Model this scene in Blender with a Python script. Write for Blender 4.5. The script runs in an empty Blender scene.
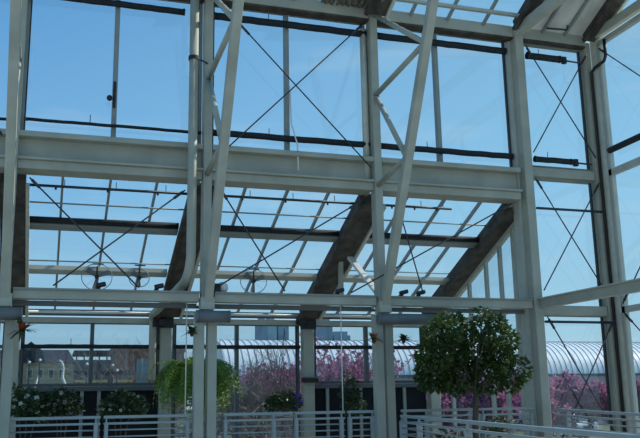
import bpy, math, random
from mathutils import Vector as V, Matrix
random.seed(7)
S = bpy.context.scene
COL = S.collection

# ------------------------------------------------------------------ materials
def mat(name, base, rough=.5, var=.12, scale=6., metal=0., trans=0., detail=4., bump=0., spec=.5, stretch=None):
    m = bpy.data.materials.new(name); m.use_nodes = True
    n, l = m.node_tree.nodes, m.node_tree.links
    b = n['Principled BSDF']
    tc = n.new('ShaderNodeTexCoord'); no = n.new('ShaderNodeTexNoise')
    no.inputs['Scale'].default_value = scale; no.inputs['Detail'].default_value = detail
    if stretch:
        mp = n.new('ShaderNodeMapping'); mp.inputs['Scale'].default_value = stretch
        l.new(tc.outputs['Object'], mp.inputs['Vector']); l.new(mp.outputs['Vector'], no.inputs['Vector'])
    else:
        l.new(tc.outputs['Object'], no.inputs['Vector'])
    r = n.new('ShaderNodeValToRGB')
    r.color_ramp.elements[0].position = .3; r.color_ramp.elements[1].position = .7
    r.color_ramp.elements[0].color = [max(0, c*(1-var)) for c in base]+[1]
    r.color_ramp.elements[1].color = [min(1, c*(1+var)) for c in base]+[1]
    l.new(no.outputs['Fac'], r.inputs['Fac']); l.new(r.outputs['Color'], b.inputs['Base Color'])
    b.inputs['Roughness'].default_value = rough; b.inputs['Metallic'].default_value = metal
    b.inputs['Specular IOR Level'].default_value = spec
    if bump:
        bp = n.new('ShaderNodeBump'); bp.inputs['Strength'].default_value = bump; bp.inputs['Distance'].default_value = .02
        l.new(no.outputs['Fac'], bp.inputs['Height']); l.new(bp.outputs['Normal'], b.inputs['Normal'])
    if trans:
        out = n['Material Output']; t = n.new('ShaderNodeBsdfTranslucent'); mx = n.new('ShaderNodeMixShader')
        l.new(r.outputs['Color'], t.inputs['Color']); mx.inputs[0].default_value = trans
        l.new(b.outputs[0], mx.inputs[1]); l.new(t.outputs[0], mx.inputs[2]); l.new(mx.outputs[0], out.inputs[0])
    return m

def glass(name, tint, refl=1., haze=.03, hazecol=(.6, .65, .7), scale=(1, 1, 1)):
    m = bpy.data.materials.new(name); m.use_nodes = True
    n, l = m.node_tree.nodes, m.node_tree.links
    n.remove(n['Principled BSDF']); out = n['Material Output']
    tr = n.new('ShaderNodeBsdfTransparent'); tr.inputs[0].default_value = (*tint, 1)
    gl = n.new('ShaderNodeBsdfGlossy'); gl.inputs['Roughness'].default_value = .01
    lw = n.new('ShaderNodeLayerWeight'); lw.inputs[0].default_value = .5       # Schlick's approximation, the same from both sides
    pw = n.new('ShaderNodeMath'); pw.operation = 'POWER'; pw.inputs[1].default_value = 5
    l.new(lw.outputs['Facing'], pw.inputs[0])
    mu = n.new('ShaderNodeMath'); mu.operation = 'MULTIPLY_ADD'; mu.inputs[1].default_value = .5*refl; mu.inputs[2].default_value = .035*refl
    l.new(pw.outputs[0], mu.inputs[0])
    mx = n.new('ShaderNodeMixShader'); l.new(mu.outputs[0], mx.inputs[0])
    l.new(tr.outputs[0], mx.inputs[1]); l.new(gl.outputs[0], mx.inputs[2])
    df = n.new('ShaderNodeBsdfDiffuse'); df.inputs[0].default_value = (*hazecol, 1)
    tl = n.new('ShaderNodeBsdfTranslucent'); tl.inputs[0].default_value = (*hazecol, 1)
    ad = n.new('ShaderNodeMixShader'); ad.inputs[0].default_value = .5
    l.new(df.outputs[0], ad.inputs[1]); l.new(tl.outputs[0], ad.inputs[2])
    tc = n.new('ShaderNodeTexCoord'); mp = n.new('ShaderNodeMapping'); mp.inputs['Scale'].default_value = scale
    no = n.new('ShaderNodeTexNoise'); no.inputs['Scale'].default_value = 1.2; no.inputs['Detail'].default_value = 3
    l.new(tc.outputs['Object'], mp.inputs[0]); l.new(mp.outputs[0], no.inputs['Vector'])
    hz = n.new('ShaderNodeMapRange'); hz.inputs[1].default_value = .35; hz.inputs[2].default_value = .75
    hz.inputs[3].default_value = haze*.3; hz.inputs[4].default_value = haze*2
    l.new(no.outputs['Fac'], hz.inputs[0])
    m2 = n.new('ShaderNodeMixShader'); l.new(hz.outputs[0], m2.inputs[0])
    l.new(mx.outputs[0], m2.inputs[1]); l.new(ad.outputs[0], m2.inputs[2])
    l.new(m2.outputs[0], out.inputs[0])
    return m

STEEL = mat('painted_steel', (.385, .38, .31), .5, .14, 2.5)
STEEL2 = mat('painted_steel_light', (.46, .465, .40), .45, .08, 4.)
RAILM = mat('rail_paint', (.33, .37, .36), .38, .06, 5.)
ALU = mat('window_frame_paint', (.26, .28, .26), .5, .1, 4.)
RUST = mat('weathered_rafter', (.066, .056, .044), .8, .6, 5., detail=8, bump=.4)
DFRAME = mat('dark_window_frame', (.085, .10, .105), .45, .1, 4.)
DARK = mat('dark_shade_fabric', (.012, .016, .02), .8, .3, 12.)
ROD = mat('brace_rod', (.03, .037, .045), .5, .1, 10.)
BLACK = mat('black_plastic', (.012, .012, .014), .5, .2, 10.)
WHITE = mat('white_paint', (.75, .74, .70), .5, .05, 8.)
CREAM = mat('cream_pipe', (.55, .55, .47), .5, .1, 8.)
GREYCAP = mat('grey_duct', (.13, .145, .15), .5, .1, 6.)
SLAT = mat('whitewashed_panel', (.62, .63, .58), .7, .2, 3., trans=.35, detail=6, stretch=(1, .3, 1))
DPANEL = mat('dark_panel', (.010, .012, .015), .5, .4, 3., spec=.15)
CONC = mat('walkway_concrete', (.42, .40, .36), .8, .1, 3.)
GRASS = mat('ground_turf', (.10, .12, .06), .9, .3, .4)
GLASS = glass('clear_glass', (.96, .98, .99), 1.5, .006)
RGLASS = glass('roof_glass', (.96, .985, .99), .8, .010, scale=(1, 9, 9))
TGLASS = glass('lower_glass', (.86, .90, .92), 1.0, .004)

# ------------------------------------------------------------------ mesh builder
class MB:
    def __init__(s): s.v = []; s.f = []
    def add(s, vs, fs):
        o = len(s.v); s.v += [tuple(p) for p in vs]; s.f += [tuple(i+o for i in f) for f in fs]; return s
    def box(s, a, b):
        x0, y0, z0 = a; x1, y1, z1 = b
        return s.add([(x0,y0,z0),(x1,y0,z0),(x1,y1,z0),(x0,y1,z0),(x0,y0,z1),(x1,y0,z1),(x1,y1,z1),(x0,y1,z1)],
                     [(0,3,2,1),(4,5,6,7),(0,1,5,4),(1,2,6,5),(2,3,7,6),(3,0,4,7)])
    def bar(s, p, q, w, h, up=(0, 0, 1)):            # rectangular section, w sideways and h along up
        p, q = V(p), V(q); d = (q-p).normalized(); u = V(up)
        r = d.cross(u)
        if r.length < 1e-4: r = d.cross(V((0, 1, 0)))
        r.normalize(); u = r.cross(d)
        vs = []
        for c in (p, q):
            for a, b in ((-1,-1),(1,-1),(1,1),(-1,1)): vs.append(c+r*a*w/2+u*b*h/2)
        return s.add(vs, [(0,3,2,1),(4,5,6,7),(0,1,5,4),(1,2,6,5),(2,3,7,6),(3,0,4,7)])
    def tube(s, pts, r, n=10, r2=None, cap=True):
        pts = [V(p) for p in pts]; vs = []; m = len(pts); prev = None
        for i, p in enumerate(pts):
            d = (pts[min(i+1, m-1)]-pts[max(i-1, 0)]).normalized()
            a = d.orthogonal() if prev is None else (prev-d*prev.dot(d))
            if a.length < 1e-5: a = d.orthogonal()
            a.normalize(); prev = a; b = d.cross(a)
            rr = r if r2 is None else r+(r2-r)*i/(m-1)
            for k in range(n):
                t = 2*math.pi*k/n; vs.append(p+a*math.cos(t)*rr+b*math.sin(t)*rr)
        fs = [(i*n+k, i*n+(k+1) % n, (i+1)*n+(k+1) % n, (i+1)*n+k) for i in range(m-1) for k in range(n)]
        if cap: fs += [tuple(range(n-1, -1, -1)), tuple((m-1)*n+k for k in range(n))]
        return s.add(vs, fs)
    def lathe(s, c, prof, n=16):                      # prof = [(radius, z)]
        c = V(c); vs = []; m = len(prof)
        for r, z in prof:
            for k in range(n):
                t = 2*math.pi*k/n; vs.append(c+V((r*math.cos(t), r*math.sin(t), z)))
        fs = [(i*n+k, i*n+(k+1) % n, (i+1)*n+(k+1) % n, (i+1)*n+k) for i in range(m-1) for k in range(n)]
        fs += [tuple(range(n-1, -1, -1)), tuple((m-1)*n+k for k in range(n))]
        return s.add(vs, fs)
    def ball(s, c, r, n=10, m=7, sq=(1, 1, 1)):
        c = V(c); vs = []
        for i in range(m+1):
            a = math.pi*i/m
            for k in range(n):
                t = 2*math.pi*k/n
                vs.append(c+V((r*sq[0]*math.sin(a)*math.cos(t), r*sq[1]*math.sin(a)*math.sin(t), r*sq[2]*math.cos(a))))
        return s.add(vs, [(i*n+k, (i+1)*n+k, (i+1)*n+(k+1) % n, i*n+(k+1) % n) for i in range(m) for k in range(n)])
    def prism(s, poly, d):                            # polygon (3-D points) extruded by vector d
        n = len(poly); d = V(d); vs = [V(p) for p in poly]+[V(p)+d for p in poly]
        return s.add(vs, [tuple(range(n-1, -1, -1)), tuple(range(n, 2*n))]+[(k, (k+1) % n, n+(k+1) % n, n+k) for k in range(n)])
    def leaf(s, c, d, w, l, nrm=None):                # small pointed leaf folded on its midrib
        c, d = V(c), V(d).normalized()
        a = d.cross(V(nrm) if nrm else V((random.gauss(0, 1), random.gauss(0, 1), random.gauss(0, 1))))
        if a.length < 1e-4: a = d.orthogonal()
        a.normalize(); up = a.cross(d)*w*.25
        return s.add([c, c+d*l*.45+a*w/2+up, c+d*l, c+d*l*.45-a*w/2+up], [(0, 1, 2), (0, 2, 3)])
    def build(s, name, m, parent=None, loc=None, bevel=0, smooth=False):
        o0 = V(parent['_o']) if parent else V(loc if loc else base_of(s.v))
        me = bpy.data.meshes.new(name)
        me.from_pydata([tuple(V(p)-o0) for p in s.v], [], s.f); me.update()
        me.materials.append(m)
        if smooth:
            for p in me.polygons: p.use_smooth = True
        o = bpy.data.objects.new(name, me); COL.objects.link(o)
        if parent: o.parent = parent
        else: o.location = o0
        o['_o'] = tuple(o0)
        if bevel:
            b = o.modifiers.new('bevel', 'BEVEL'); b.width = bevel; b.segments = 2; b.limit_method = 'ANGLE'
        return o
def base_of(vs):
    xs, ys, zs = zip(*vs); return ((min(xs)+max(xs))/2, (min(ys)+max(ys))/2, min(zs))
def thing(name, label, cat, loc=(0, 0, 0), group=None):
    o = bpy.data.objects.new(name, None); COL.objects.link(o); o.location = loc; o['_o'] = tuple(loc)
    o.empty_display_size = .1; o['label'] = label; o['category'] = cat
    if group: o['group'] = group
    return o
def tag(o, label, cat, group=None):
    o['label'] = label; o['category'] = cat
    if group: o['group'] = group
    return o
def struct(name, loc=(0, 0, 0)):
    o = bpy.data.objects.new(name, None); COL.objects.link(o); o.location = loc; o['_o'] = tuple(loc); o['kind'] = 'structure'; return o
def skind(o): o['kind'] = 'structure'; return o

# ------------------------------------------------------------------ layout (metres; camera stands at the origin)
CX = [-.60, 2.12, 4.84, 7.54]        # column lines along the glass front
XR = 9.06                            # right-hand glass wall
YF, YO = 12.0, 16.2                  # front frame, eave wall of the lean-to
def roof_z(y): return 4.77-.413*(y-YF)
def hall_z(y): return 7.62+.43*(YF-y)

# ------------------------------------------------------------------ setting
skind(MB().box((-4, -6, -.25), (9.3, 16.3, 0)).build('floor', CONC))
skind(MB().box((-300, 16.6, -1.3), (400, 900, -1.2)).build('ground', GRASS))

wn = [0]
def window(rect, mulls=(), trans=(), y=12.22, m=GLASS, fw=.05, frame=ALU, subpanes=True):
    """glazed bay in a plane of constant y: outer frame, vertical mullions, horizontal transoms, one pane per opening"""
    wn[0] += 1
    x0, z0, x1, z1 = rect
    w = struct('window_%d' % wn[0], ((x0+x1)/2, y, z0))
    f = MB()
    for a, b in (((x0, z0), (x0+fw, z1)), ((x1-fw, z0), (x1, z1)), ((x0+fw, z0), (x1-fw, z0+fw)), ((x0+fw, z1-fw), (x1-fw, z1))):
        f.box((a[0], y-.04, a[1]), (b[0], y+.05, b[1]))
    f.build('frame', frame, w)
    for xx in (x0+fw, x1-fw-.018): MB().box((xx, y-.03, z0+fw), (xx+.018, y+.03, z1-fw)).build('gasket', BLACK, w)
    for x in mulls: MB().box((x-.035, y-.06, z0+fw), (x+.035, y+.05, z1-fw)).build('mullion', frame, w, bevel=.006)
    for z in trans: MB().box((x0+fw, y-.05, z-.03), (x1-fw, y+.05, z+.03)).build('transom', frame, w)
    xs = [x0]+list(mulls)+[x1]
    for a, b in zip(xs, xs[1:]): MB().box((a+.02, y-.004, z0+.02), (b-.02, y+.004, z1-.02)).build('pane', m, w)
    return w
# clerestory bays above the girder
window((-3.3, 5.08, -.66, 7.52), (-1.96,))
window((-.54, 5.08, 2.06, 7.52), (.76,))
window((2.18, 5.08, 4.78, 7.52), (3.42,))
window((4.90, 5.08, 7.46, 7.52), (6.06,))
# narrow end bay: three lights one above the other
window((7.66, 5.14, 8.94, 7.46), y=12.12)
window((7.66, 2.74, 8.94, 4.99), y=12.12)
window((7.66, .05, 8.94, 2.66), y=12.12)
# eave wall of the lean-to
window((-3.3, 1.66, -.72, 2.84), (-1.96,), (2.37,), y=YO, m=TGLASS, frame=DFRAME)
window((-.48, 1.66, 2.0, 2.84), (.76,), (2.37,), y=YO, m=TGLASS, frame=DFRAME)
window((2.24, .1, 4.74, 2.84), (3.48,), (2.37,), y=YO, m=TGLASS, frame=DFRAME)
window((5.02, 1.66, 7.44, 2.84), (6.16,), (2.37,), y=YO, m=TGLASS, frame=DFRAME)
# dark rolled blind tubes along the eave-wall transoms belong to the windows behind them
def lower_wall(x0, x1, mids):
    w = struct('wall_back', ((x0+x1)/2, YO, 0))
    MB().box((x0, YO-.02, 0), (x1, YO+.04, 1.58)).build('panel', DPANEL, w)
    MB().box((x0, YO-.10, 1.57), (x1, YO+.06, 1.65)).build('sill', DFRAME, w, bevel=.01)
    for x in mids:
        MB().box((x-.03, YO-.07, 0), (x+.03, YO-.02, 1.57)).build('mullion', ALU, w)
lower_wall(-3.3, -.6, (-2,))
lower_wall(-.48, 2.0, (.62, .92))
lower_wall(5.02, 7.44, (5.3, 6.0, 6.35, 6.95))

# end wall of the lean-to, in the plane x = 7.58
def x_wall(name_y0, y1, x, polys, bars, m, frame=STEEL2):
    wn[0] += 1
    w = struct('window_%d' % wn[0], (x, name_y0, 0))
    for poly in polys: MB().prism([(x, y, z) for y, z in poly], (.008, 0, 0)).build('pane', m, w)
    for p, q, a, b in bars: MB().bar((x, *p), (x, *q), a, b).build('frame_bar', frame, w)
ys = [12.15, 12.62, 13.1, 13.62, 14.3, 15.2, 16.15]
polys = [[(a, .05), (b, .05), (b, roof_z(b)-.32), (a, roof_z(a)-.32)] for a, b in zip(ys, ys[1:])]
bars = [((y, 0), (y, roof_z(y)-.3), .06, .07) for y in ys]
bars += [((12.1, roof_z(12.1)-.32), (16.2, roof_z(16.2)-.32), .07, .10), ((12.1, 2.78), (16.2, 2.78), .07, .09), ((12.1, 2.37), (16.2, 2.37), .05, .05)]
x_wall(12.15, 16.15, 7.58, polys, bars, TGLASS)

# right-hand glass wall, coming forward from the corner
ys = [5.0, 7.4, 9.6, 11.72]
polys = [[(a, .05), (b, .05), (b, 7.40), (a, 7.40)] for a, b in zip(ys, ys[1:])]
bars = [((y, 0), (y, 7.4), .08, .08) for y in ys]
bars += [((5, z), (11.75, z), .08, h) for z, h in ((7.42, .09), (5.05, .11), (2.7, .10))]
x_wall(5, 11.72, XR, polys, bars, GLASS)

# opposite side of the hall, behind the photographer
w = struct('wall_front', (3, -6, 0))
for x in CX+[9.02, -3.3]: MB().box((x-.1, -5.95, 0), (x+.1, -5.7, 7.6)).build('column', STEEL, w)
for x in (-1.96, .76, 3.42, 6.06): MB().box((x-.04, -5.95, 0), (x+.04, -5.8, 7.6)).build('mullion', ALU, w)
for z, h in ((2.7, .16), (4.6, .55), (7.4, .25)): MB().box((-3.3, -5.9, z), (9.1, -5.75, z+h)).build('girder', STEEL, w)

# lean-to roof
c = struct('ceiling', (3.4, YF, roof_z(YF)))
for x0, x1 in zip([-3.32]+CX[:3], CX[:3]+[7.5]):
    MB().prism([(x0+.01, 12.16, roof_z(12.16)), (x1-.01, 12.16, roof_z(12.16)), (x1-.01, 16.3, roof_z(16.3)), (x0+.01, 16.3, roof_z(16.3))], (0, 0, .008)).build('pane', RGLASS, c)
for i in range(-3, 12):
    x = -.6+.68*i
    if i in (0, 4, 8): continue
    MB().bar((x, 12.2, roof_z(12.2)-.03), (x, 16.25, roof_z(16.25)-.03), .035, .06).build('glazing_bar', ALU, c)
for y0, y1, mm in ((13.28, 13.52, ALU), (14.54, 14.70, STEEL2)):
    for x0, x1 in zip([-3.3]+CX[:3], CX):
        ym = (y0+y1)/2
        MB().bar((x0+.2, ym, roof_z(ym)-.15), (x1-.22, ym, roof_z(ym)-.15), .16, .09, (0, .38, 1)).build('purlin', mm, c, bevel=.01)
        if y0 < 14: MB().tube([(x0+.2, ym-.1, roof_z(ym-.1)-.13), (x1-.22, ym-.1, roof_z(ym-.1)-.13)], .05, 12).build('purlin_dark_half', DARK, c, smooth=True)  # added dark tube stands in for the purlin's unlit upper half

# hall roof above the clerestory
c2 = struct('ceiling', (3.4, YF, hall_z(YF)))
for x0, x1, mm in ((-3.32, 2.0, RGLASS), (2.24, 4.7, RGLASS), (4.98, 7.4, RGLASS), (7.66, 9.0, SLAT)):
    MB().prism([(x0, 12.05, hall_z(12.05)), (x1, 12.05, hall_z(12.05)), (x1, 6, hall_z(6)), (x0, 6, hall_z(6))], (0, 0, .012)).build('panel' if mm is SLAT else 'pane', mm, c2)
for x in (-.0, .68, 1.36, 2.8, 3.48, 4.16, 5.52, 6.2, 6.88, 8.05, 8.5):
    MB().bar((x, 12.0, hall_z(12.0)-.03), (x, 6, hall_z(6)-.03), .04, .06).build('glazing_bar', ALU, c2)
for y in (11.62, 11.2, 10.2):
    MB().bar((-3.3, y, hall_z(y)-.09), (7.45, y, hall_z(y)-.09), .07, .05).build('purlin', STEEL2, c2)

# ------------------------------------------------------------------ steel frame
place4 = ['at the far left edge', 'left of centre', 'right of centre']
def truss(x, lab):
    t = thing('lattice_truss', lab, 'truss', (x, YF, 2.72), 'tapering lattice trusses along the glass front')
    MB().box((x-.065, 11.93, 2.72), (x+.065, 12.13, 7.56)).build('post', STEEL, t, bevel=.012)
    MB().bar((x+.02, 11.98, 2.62), (x+.02, 8.95, 8.2), .125, .14, (0, -1, .5)).build('inclined_chord', STEEL, t, bevel=.015)
    def chord_y(z): return 11.98-(z-2.62)*(3.03/5.58)
    nodes = [(11.95, 7.55), (chord_y(6.2), 6.2), (11.95, 6.12), (chord_y(4.75), 4.75), (11.95, 4.62)]
    nodes = [(chord_y(7.9), 7.9)]+nodes
    for a, b in zip(nodes, nodes[1:]):
        MB().tube([(x, *a), (x, *b)], .043).build('lacing_bar', STEEL, t, smooth=True)
    MB().box((x-.09, 11.85, 2.60), (x+.11, 12.06, 2.78)).build('shoe_plate', STEEL, t, bevel=.01)
    if x > 4: MB().tube([(x-.13, 12.1, 4.6), (x-.13, 12.1, 7.32)], .055).build('side_tube', CREAM, t, smooth=True)
    return t
for x, p in zip(CX[:3], ('grey lattice truss at the far left edge of the photo', 'grey lattice truss beside the thick grey downpipe', 'grey lattice truss left of the leafy potted tree')):
    truss(x, p)

tl = ['at the far left edge', 'beside the hanging fern', 'left of the leafy tree']
for x, p in zip(CX[:3], tl):
    for k, (dx, nm) in enumerate(((-.09, 'left-hand'), (.10, 'right-hand'))):
        t = thing('column', 'square grey lower column, %s one of the pair %s' % (nm, p), 'column', (x+dx, YF, 0), 'paired columns below the beam')
        MB().box((x+dx-.072, 11.9+.06*k, 0), (x+dx+.066, 12.05+.06*k, 2.58)).build('shaft', STEEL if k == 0 else STEEL, t, bevel=.012)
        MB().box((x+dx-.1, 11.86+.06*k, 0), (x+dx+.1, 12.09+.06*k, .03)).build('base_plate', STEEL, t)
for (x0, x1), p in zip(((-1.0, -.36), (1.97, 2.43), (4.72, 5.72)), ('at the far left edge', 'left of centre beside the fern', 'at the left of the leafy treetop')):
    t = thing('capped_tube', 'fat dark grey horizontal tube %s' % p, 'tube', (x0, 11.8, 2.5), 'fat tubes on the column pairs')
    MB().tube([(x0, 11.82, 2.5), (x1, 11.82, 2.5)], .085, 18).build('barrel', GREYCAP, t, smooth=True)
    for xx in (x0, x1): MB().tube([(xx-.012, 11.82, 2.5), (xx+.012, 11.82, 2.5)], .09, 18).build('end_cap', GREYCAP, t)

# tall single column beside the narrow bay
t = thing('column', 'tall square column from floor to roof right of the tree', 'column', (7.56, YF, 0))
MB().box((7.47, 11.9, 0), (7.63, 12.3, 7.5)).build('shaft', STEEL, t, bevel=.015)
MB().box((7.42, 12.08, 0), (7.47, 12.28, 7.45)).build('side_flange', STEEL2, t)
MB().box((7.63, 12.02, 0), (7.67, 12.2, 7.45)).build('side_flange', STEEL, t)
t = thing('column', 'corner column where the two glass walls meet at right', 'column', (9.05, YF, 0))
MB().box((8.93, 11.98, 0), (9.05, 12.18, 7.55)).build('shaft', STEEL, t, bevel=.01)
MB().box((9.02, 11.74, 0), (9.14, 11.95, 7.55)).build('side_shaft', CREAM, t, bevel=.01)
tag(MB().tube([(8.985, 11.93, 0), (8.985, 11.93, 6.95), (8.985, 11.8, 7.0), (8.99, 11.55, 7.02), (8.99, 11.5, 7.1), (8.99, 11.5, 7.4)], .028).build('drain_pipe', BLACK, smooth=True),
    'thin black drain pipe running up the corner column', 'pipe')

def girder(x0, x1, lab):
    t = thing('girder', lab, 'girder', ((x0+x1)/2, YF, 4.52), 'deep girders under the upper glass')
    MB().box((x0, 11.93, 5.00), (x1, 12.3, 5.08)).build('top_flange', STEEL, t, bevel=.008)
    MB().box((x0, 12.08, 4.70), (x1, 12.28, 5.00)).build('web', STEEL, t)
    MB().box((x0, 11.91, 4.665), (x1, 12.29, 4.70)).build('ledge', STEEL, t, bevel=.008)
    MB().box((x0, 11.97, 4.54), (x1, 12.33, 4.665)).build('bottom_flange', STEEL, t, bevel=.008)
girder(-3.3, -.665, 'deep grey girder stub left of the far left truss')
girder(-.535, 2.05, 'deep grey girder over the left bay with the round hoop fan')
girder(2.19, 4.77, 'deep grey girder in the middle bay between the two central trusses')
girder(4.91, 7.41, 'deep grey girder over the bay with the leafy tree')

def low_beam(x0, x1, lab):
    t = thing('beam', lab, 'beam', ((x0+x1)/2, YF, 2.7), 'lower beams of the glass front')
    MB().box((x0, 11.94, 2.72), (x1, 12.12, 2.85)).build('channel', STEEL, t, bevel=.008)
    MB().box((x0, 11.90, 2.84), (x1, 12.16, 2.865)).build('top_plate', ALU, t)
    MB().box((x0, 12.16, 2.66), (x1, 12.28, 2.72)).build('cable_tray', GREYCAP, t)
low_beam(-3.3, -.70, 'lower grey beam stub left of the far left columns')
low_beam(-.49, 2.02, 'lower grey beam above the brick building view')
low_beam(2.24, 4.74, 'lower grey beam in the middle bay above the pink blossom')
low_beam(4.96, 7.46, 'lower grey beam just above the leafy tree')
t = thing('beam', 'grey beam coming forward from the tall column to the right edge', 'beam', (7.6, 10.5, 2.7))
MB().bar((7.62, 11.9, 2.79), (7.62, 7.5, 2.72), .12, .15).build('channel', STEEL, t, bevel=.01)
MB().bar((7.62, 11.9, 2.87), (7.62, 7.5, 2.80), .2, .02).build('top_plate', STEEL2, t)
for x0, x1, z, lab in ((7.68, 8.92, 5.06, 'short pale transom beam below the upper rod cross of the narrow bay'), (7.68, 8.92, 2.70, 'short pale transom beam in front of the barrel greenhouse')):
    tag(MB().box((x0, 12.0, z-.08), (x1, 12.16, z+.08)).build('transom_beam', STEEL, bevel=.012), lab, 'beam', 'short transoms of the narrow bay')

def top_beam(x0, x1, lab):
    t = thing('beam', lab, 'beam', ((x0+x1)/2, YF, 7.42), 'eave beams at the top')
    MB().box((x0, 11.94, 7.46), (x1, 12.06, 7.66)).build('face', STEEL, t, bevel=.01)
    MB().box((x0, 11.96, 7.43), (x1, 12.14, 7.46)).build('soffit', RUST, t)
top_beam(-3.3, -.665, 'top eave beam stub at the far left edge')
top_beam(-.535, 2.05, 'top eave beam above the left clerestory bay')
top_beam(2.19, 4.77, 'top eave beam above the middle clerestory bay')
top_beam(4.91, 7.46, 'top eave beam above the right clerestory bay')
top_beam(7.64, 8.93, 'short top eave beam above the narrow corner bay')
tag(MB().bar((7.54, 12.0, 7.56), (7.54, 6, 7.56), .16, .16).build('tie_beam', STEEL2, bevel=.015), 'pale tie beam running forward from the head of the tall column', 'beam')
tag(MB().bar((9.03, 11.74, 7.60), (9.03, 5, 7.60), .12, .16).build('tie_beam', STEEL2, bevel=.015), 'pale head beam along the top of the right glass wall', 'beam')

# weathered box rafters of the lean-to and of the hall roof
def rafter(x, y0, y1, zf, lab, grp, w=.36, h=.25):
    t = thing('rafter', lab, 'rafter', (x, y0, zf(y0)-h), grp)
    d = V((0, y1-y0, zf(y1)-zf(y0))).normalized(); up = V((1, 0, 0)).cross(d)
    if up.z < 0: up = -up
    a, b = V((x, y0, zf(y0)-.04)), V((x, y1, zf(y1)-.04))
    MB().bar(a-up*h*.5, b-up*h*.5, w, h, up).build('box', RUST, t, bevel=.01)
    for s, m in ((-1, RUST), (1, CREAM)):  # cream on the right angle stands in for the sunlit lower edge
        o = V((s*(w/2+.03), 0, 0))-up*h
        MB().bar(a+o, b+o, .05, .07, up).build('edge_angle', m, t)
    return t
rafter(-.6, 12.34, 15.9, roof_z, 'weathered brown rafter sloping down behind the far left truss', 'rafters of the lean-to roof')
rafter(2.12, 12.34, 15.9, roof_z, 'weathered brown rafter sloping down behind the grey downpipe', 'rafters of the lean-to roof')
rafter(4.84, 12.34, 15.9, roof_z, 'weathered brown rafter with the white diagonal strut under it', 'rafters of the lean-to roof')
rafter(7.40, 12.34, 15.9, roof_z, 'weathered brown rafter along the end wall right of the tree', 'rafters of the lean-to roof', .24)
rafter(4.84, 11.88, 6, hall_z, 'dark hall rafter at the top centre over the truss', 'rafters of the hall roof', .3, .2)
rafter(2.12, 11.88, 6, hall_z, 'dark hall rafter at the top above the downpipe', 'rafters of the hall roof', .22, .2)
rafter(7.52, 11.88, 6, lambda y: hall_z(y)+.08, 'dark hall rafter above the tall column', 'rafters of the hall roof', .2, .2)
rafter(8.93, 11.88, 6, hall_z, 'dark hall rafter meeting the corner column', 'rafters of the hall roof', .2, .16)
tag(MB().bar((4.88, 13.47, 3.72), (4.86, 12.1, 2.885), .10, .05, (0, -.5, 1)).build('knee_strut', WHITE, bevel=.006), 'white diagonal strut below the central brown rafter', 'strut')
tag(MB().box((4.80, 13.82, 3.0), (4.88, 13.9, 3.72)).build('hanger_post', STEEL, bevel=.008), 'short grey post under the central brown rafter', 'post')

# outer columns
for x, p in ((2.10, 'left of the hanging fern'), (4.90, 'between the two pink blossom views'), (7.6, 'behind the leafy tree')):
    t = thing('column', 'square grey outer column %s' % p, 'column', (x, YO, 0), 'outer columns of the eave wall')
    MB().box((x-.11, YO-.16, 0), (x+.11, YO+.06, 2.82)).build('shaft', STEEL, t, bevel=.015)
    if x < 7:
        g = MB()
        for k in range(7):
            cx, cy, cz = x-.1+random.uniform(-.13, .13), YO-.32+random.uniform(-.1, .1), 2.86+random.uniform(-.09, .22)
            g.box((cx-.06, cy-.05, cz-.06), (cx+.06, cy+.05, cz+.06))
        g.box((x-.16, YO-.3, 2.72), (x+.12, YO-.1, 3.02))
        g.build('head_bracket', BLACK, t, bevel=.01)
t = thing('column', 'square grey outer column at the far left edge', 'column', (-.6, YO, 0), 'outer columns of the eave wall')
MB().box((-.71, YO-.16, 0), (-.49, YO+.06, 2.82)).build('shaft', STEEL, t, bevel=.015)

for x0, x1, lab in ((-3.3, -.2, 'eave gutter beam stub at the far left'), (-.2, 2.0, 'eave gutter beam above the brick building'), (2.0, 4.8, 'eave gutter beam above the bare branches'), (4.8, 7.5, 'eave gutter beam behind the top of the leafy tree')):
    t = thing('eave_beam', lab, 'beam', ((x0+x1)/2, YO, 2.8), 'eave gutter beams')
    MB().box((x0, YO-.12, 2.80), (x1, YO+.1, 2.90)).build('header', STEEL, t)
    MB().tube([(x0, YO-.35, 2.97), (x1, YO-.35, 2.97)], .025).build('pale_conduit', WHITE, t, smooth=True)
    MB().box((x0, YO-.06, 2.95), (x1, YO+.12, 3.05)).build('gutter', GREYCAP, t)
    MB().tube([(x0, YO-.5, 3.08), (x1, YO-.5, 3.08)], .03).build('dark_pipe', ROD, t, smooth=True)

# ------------------------------------------------------------------ pipes, rods, shades
def arc(p, c, q, n=6):
    p, c, q = V(p), V(c), V(q)
    return [p.lerp(c, t).lerp(c.lerp(q, t), t) for t in [i/n for i in range(n+1)]]
pts = [(1.87, 11.80, 7.62)]+arc((1.87, 11.80, 3.35), (1.85, 11.80, 3.05), (1.82, 12.15, 3.0))+arc((1.82, 15.8, 2.95), (1.82, 16.0, 2.94), (1.84, 15.98, 2.75))+[(1.84, 15.95, 1.75)]
t = thing('downpipe', 'thick grey downpipe left of the truss, curving outward at its foot', 'pipe', (1.87, 11.8, 1.75))
MB().tube(pts, .068, 14).build('pipe', STEEL, t, smooth=True)
MB().tube([(1.87, 11.80, 6.33), (1.87, 11.80, 6.39)], .083, 14).build('clamp', BLACK, t)
MB().tube([(1.94, 11.80, 6.36), (2.1, 11.93, 6.36)], .012).build('clamp_rod', BLACK, t)

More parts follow.
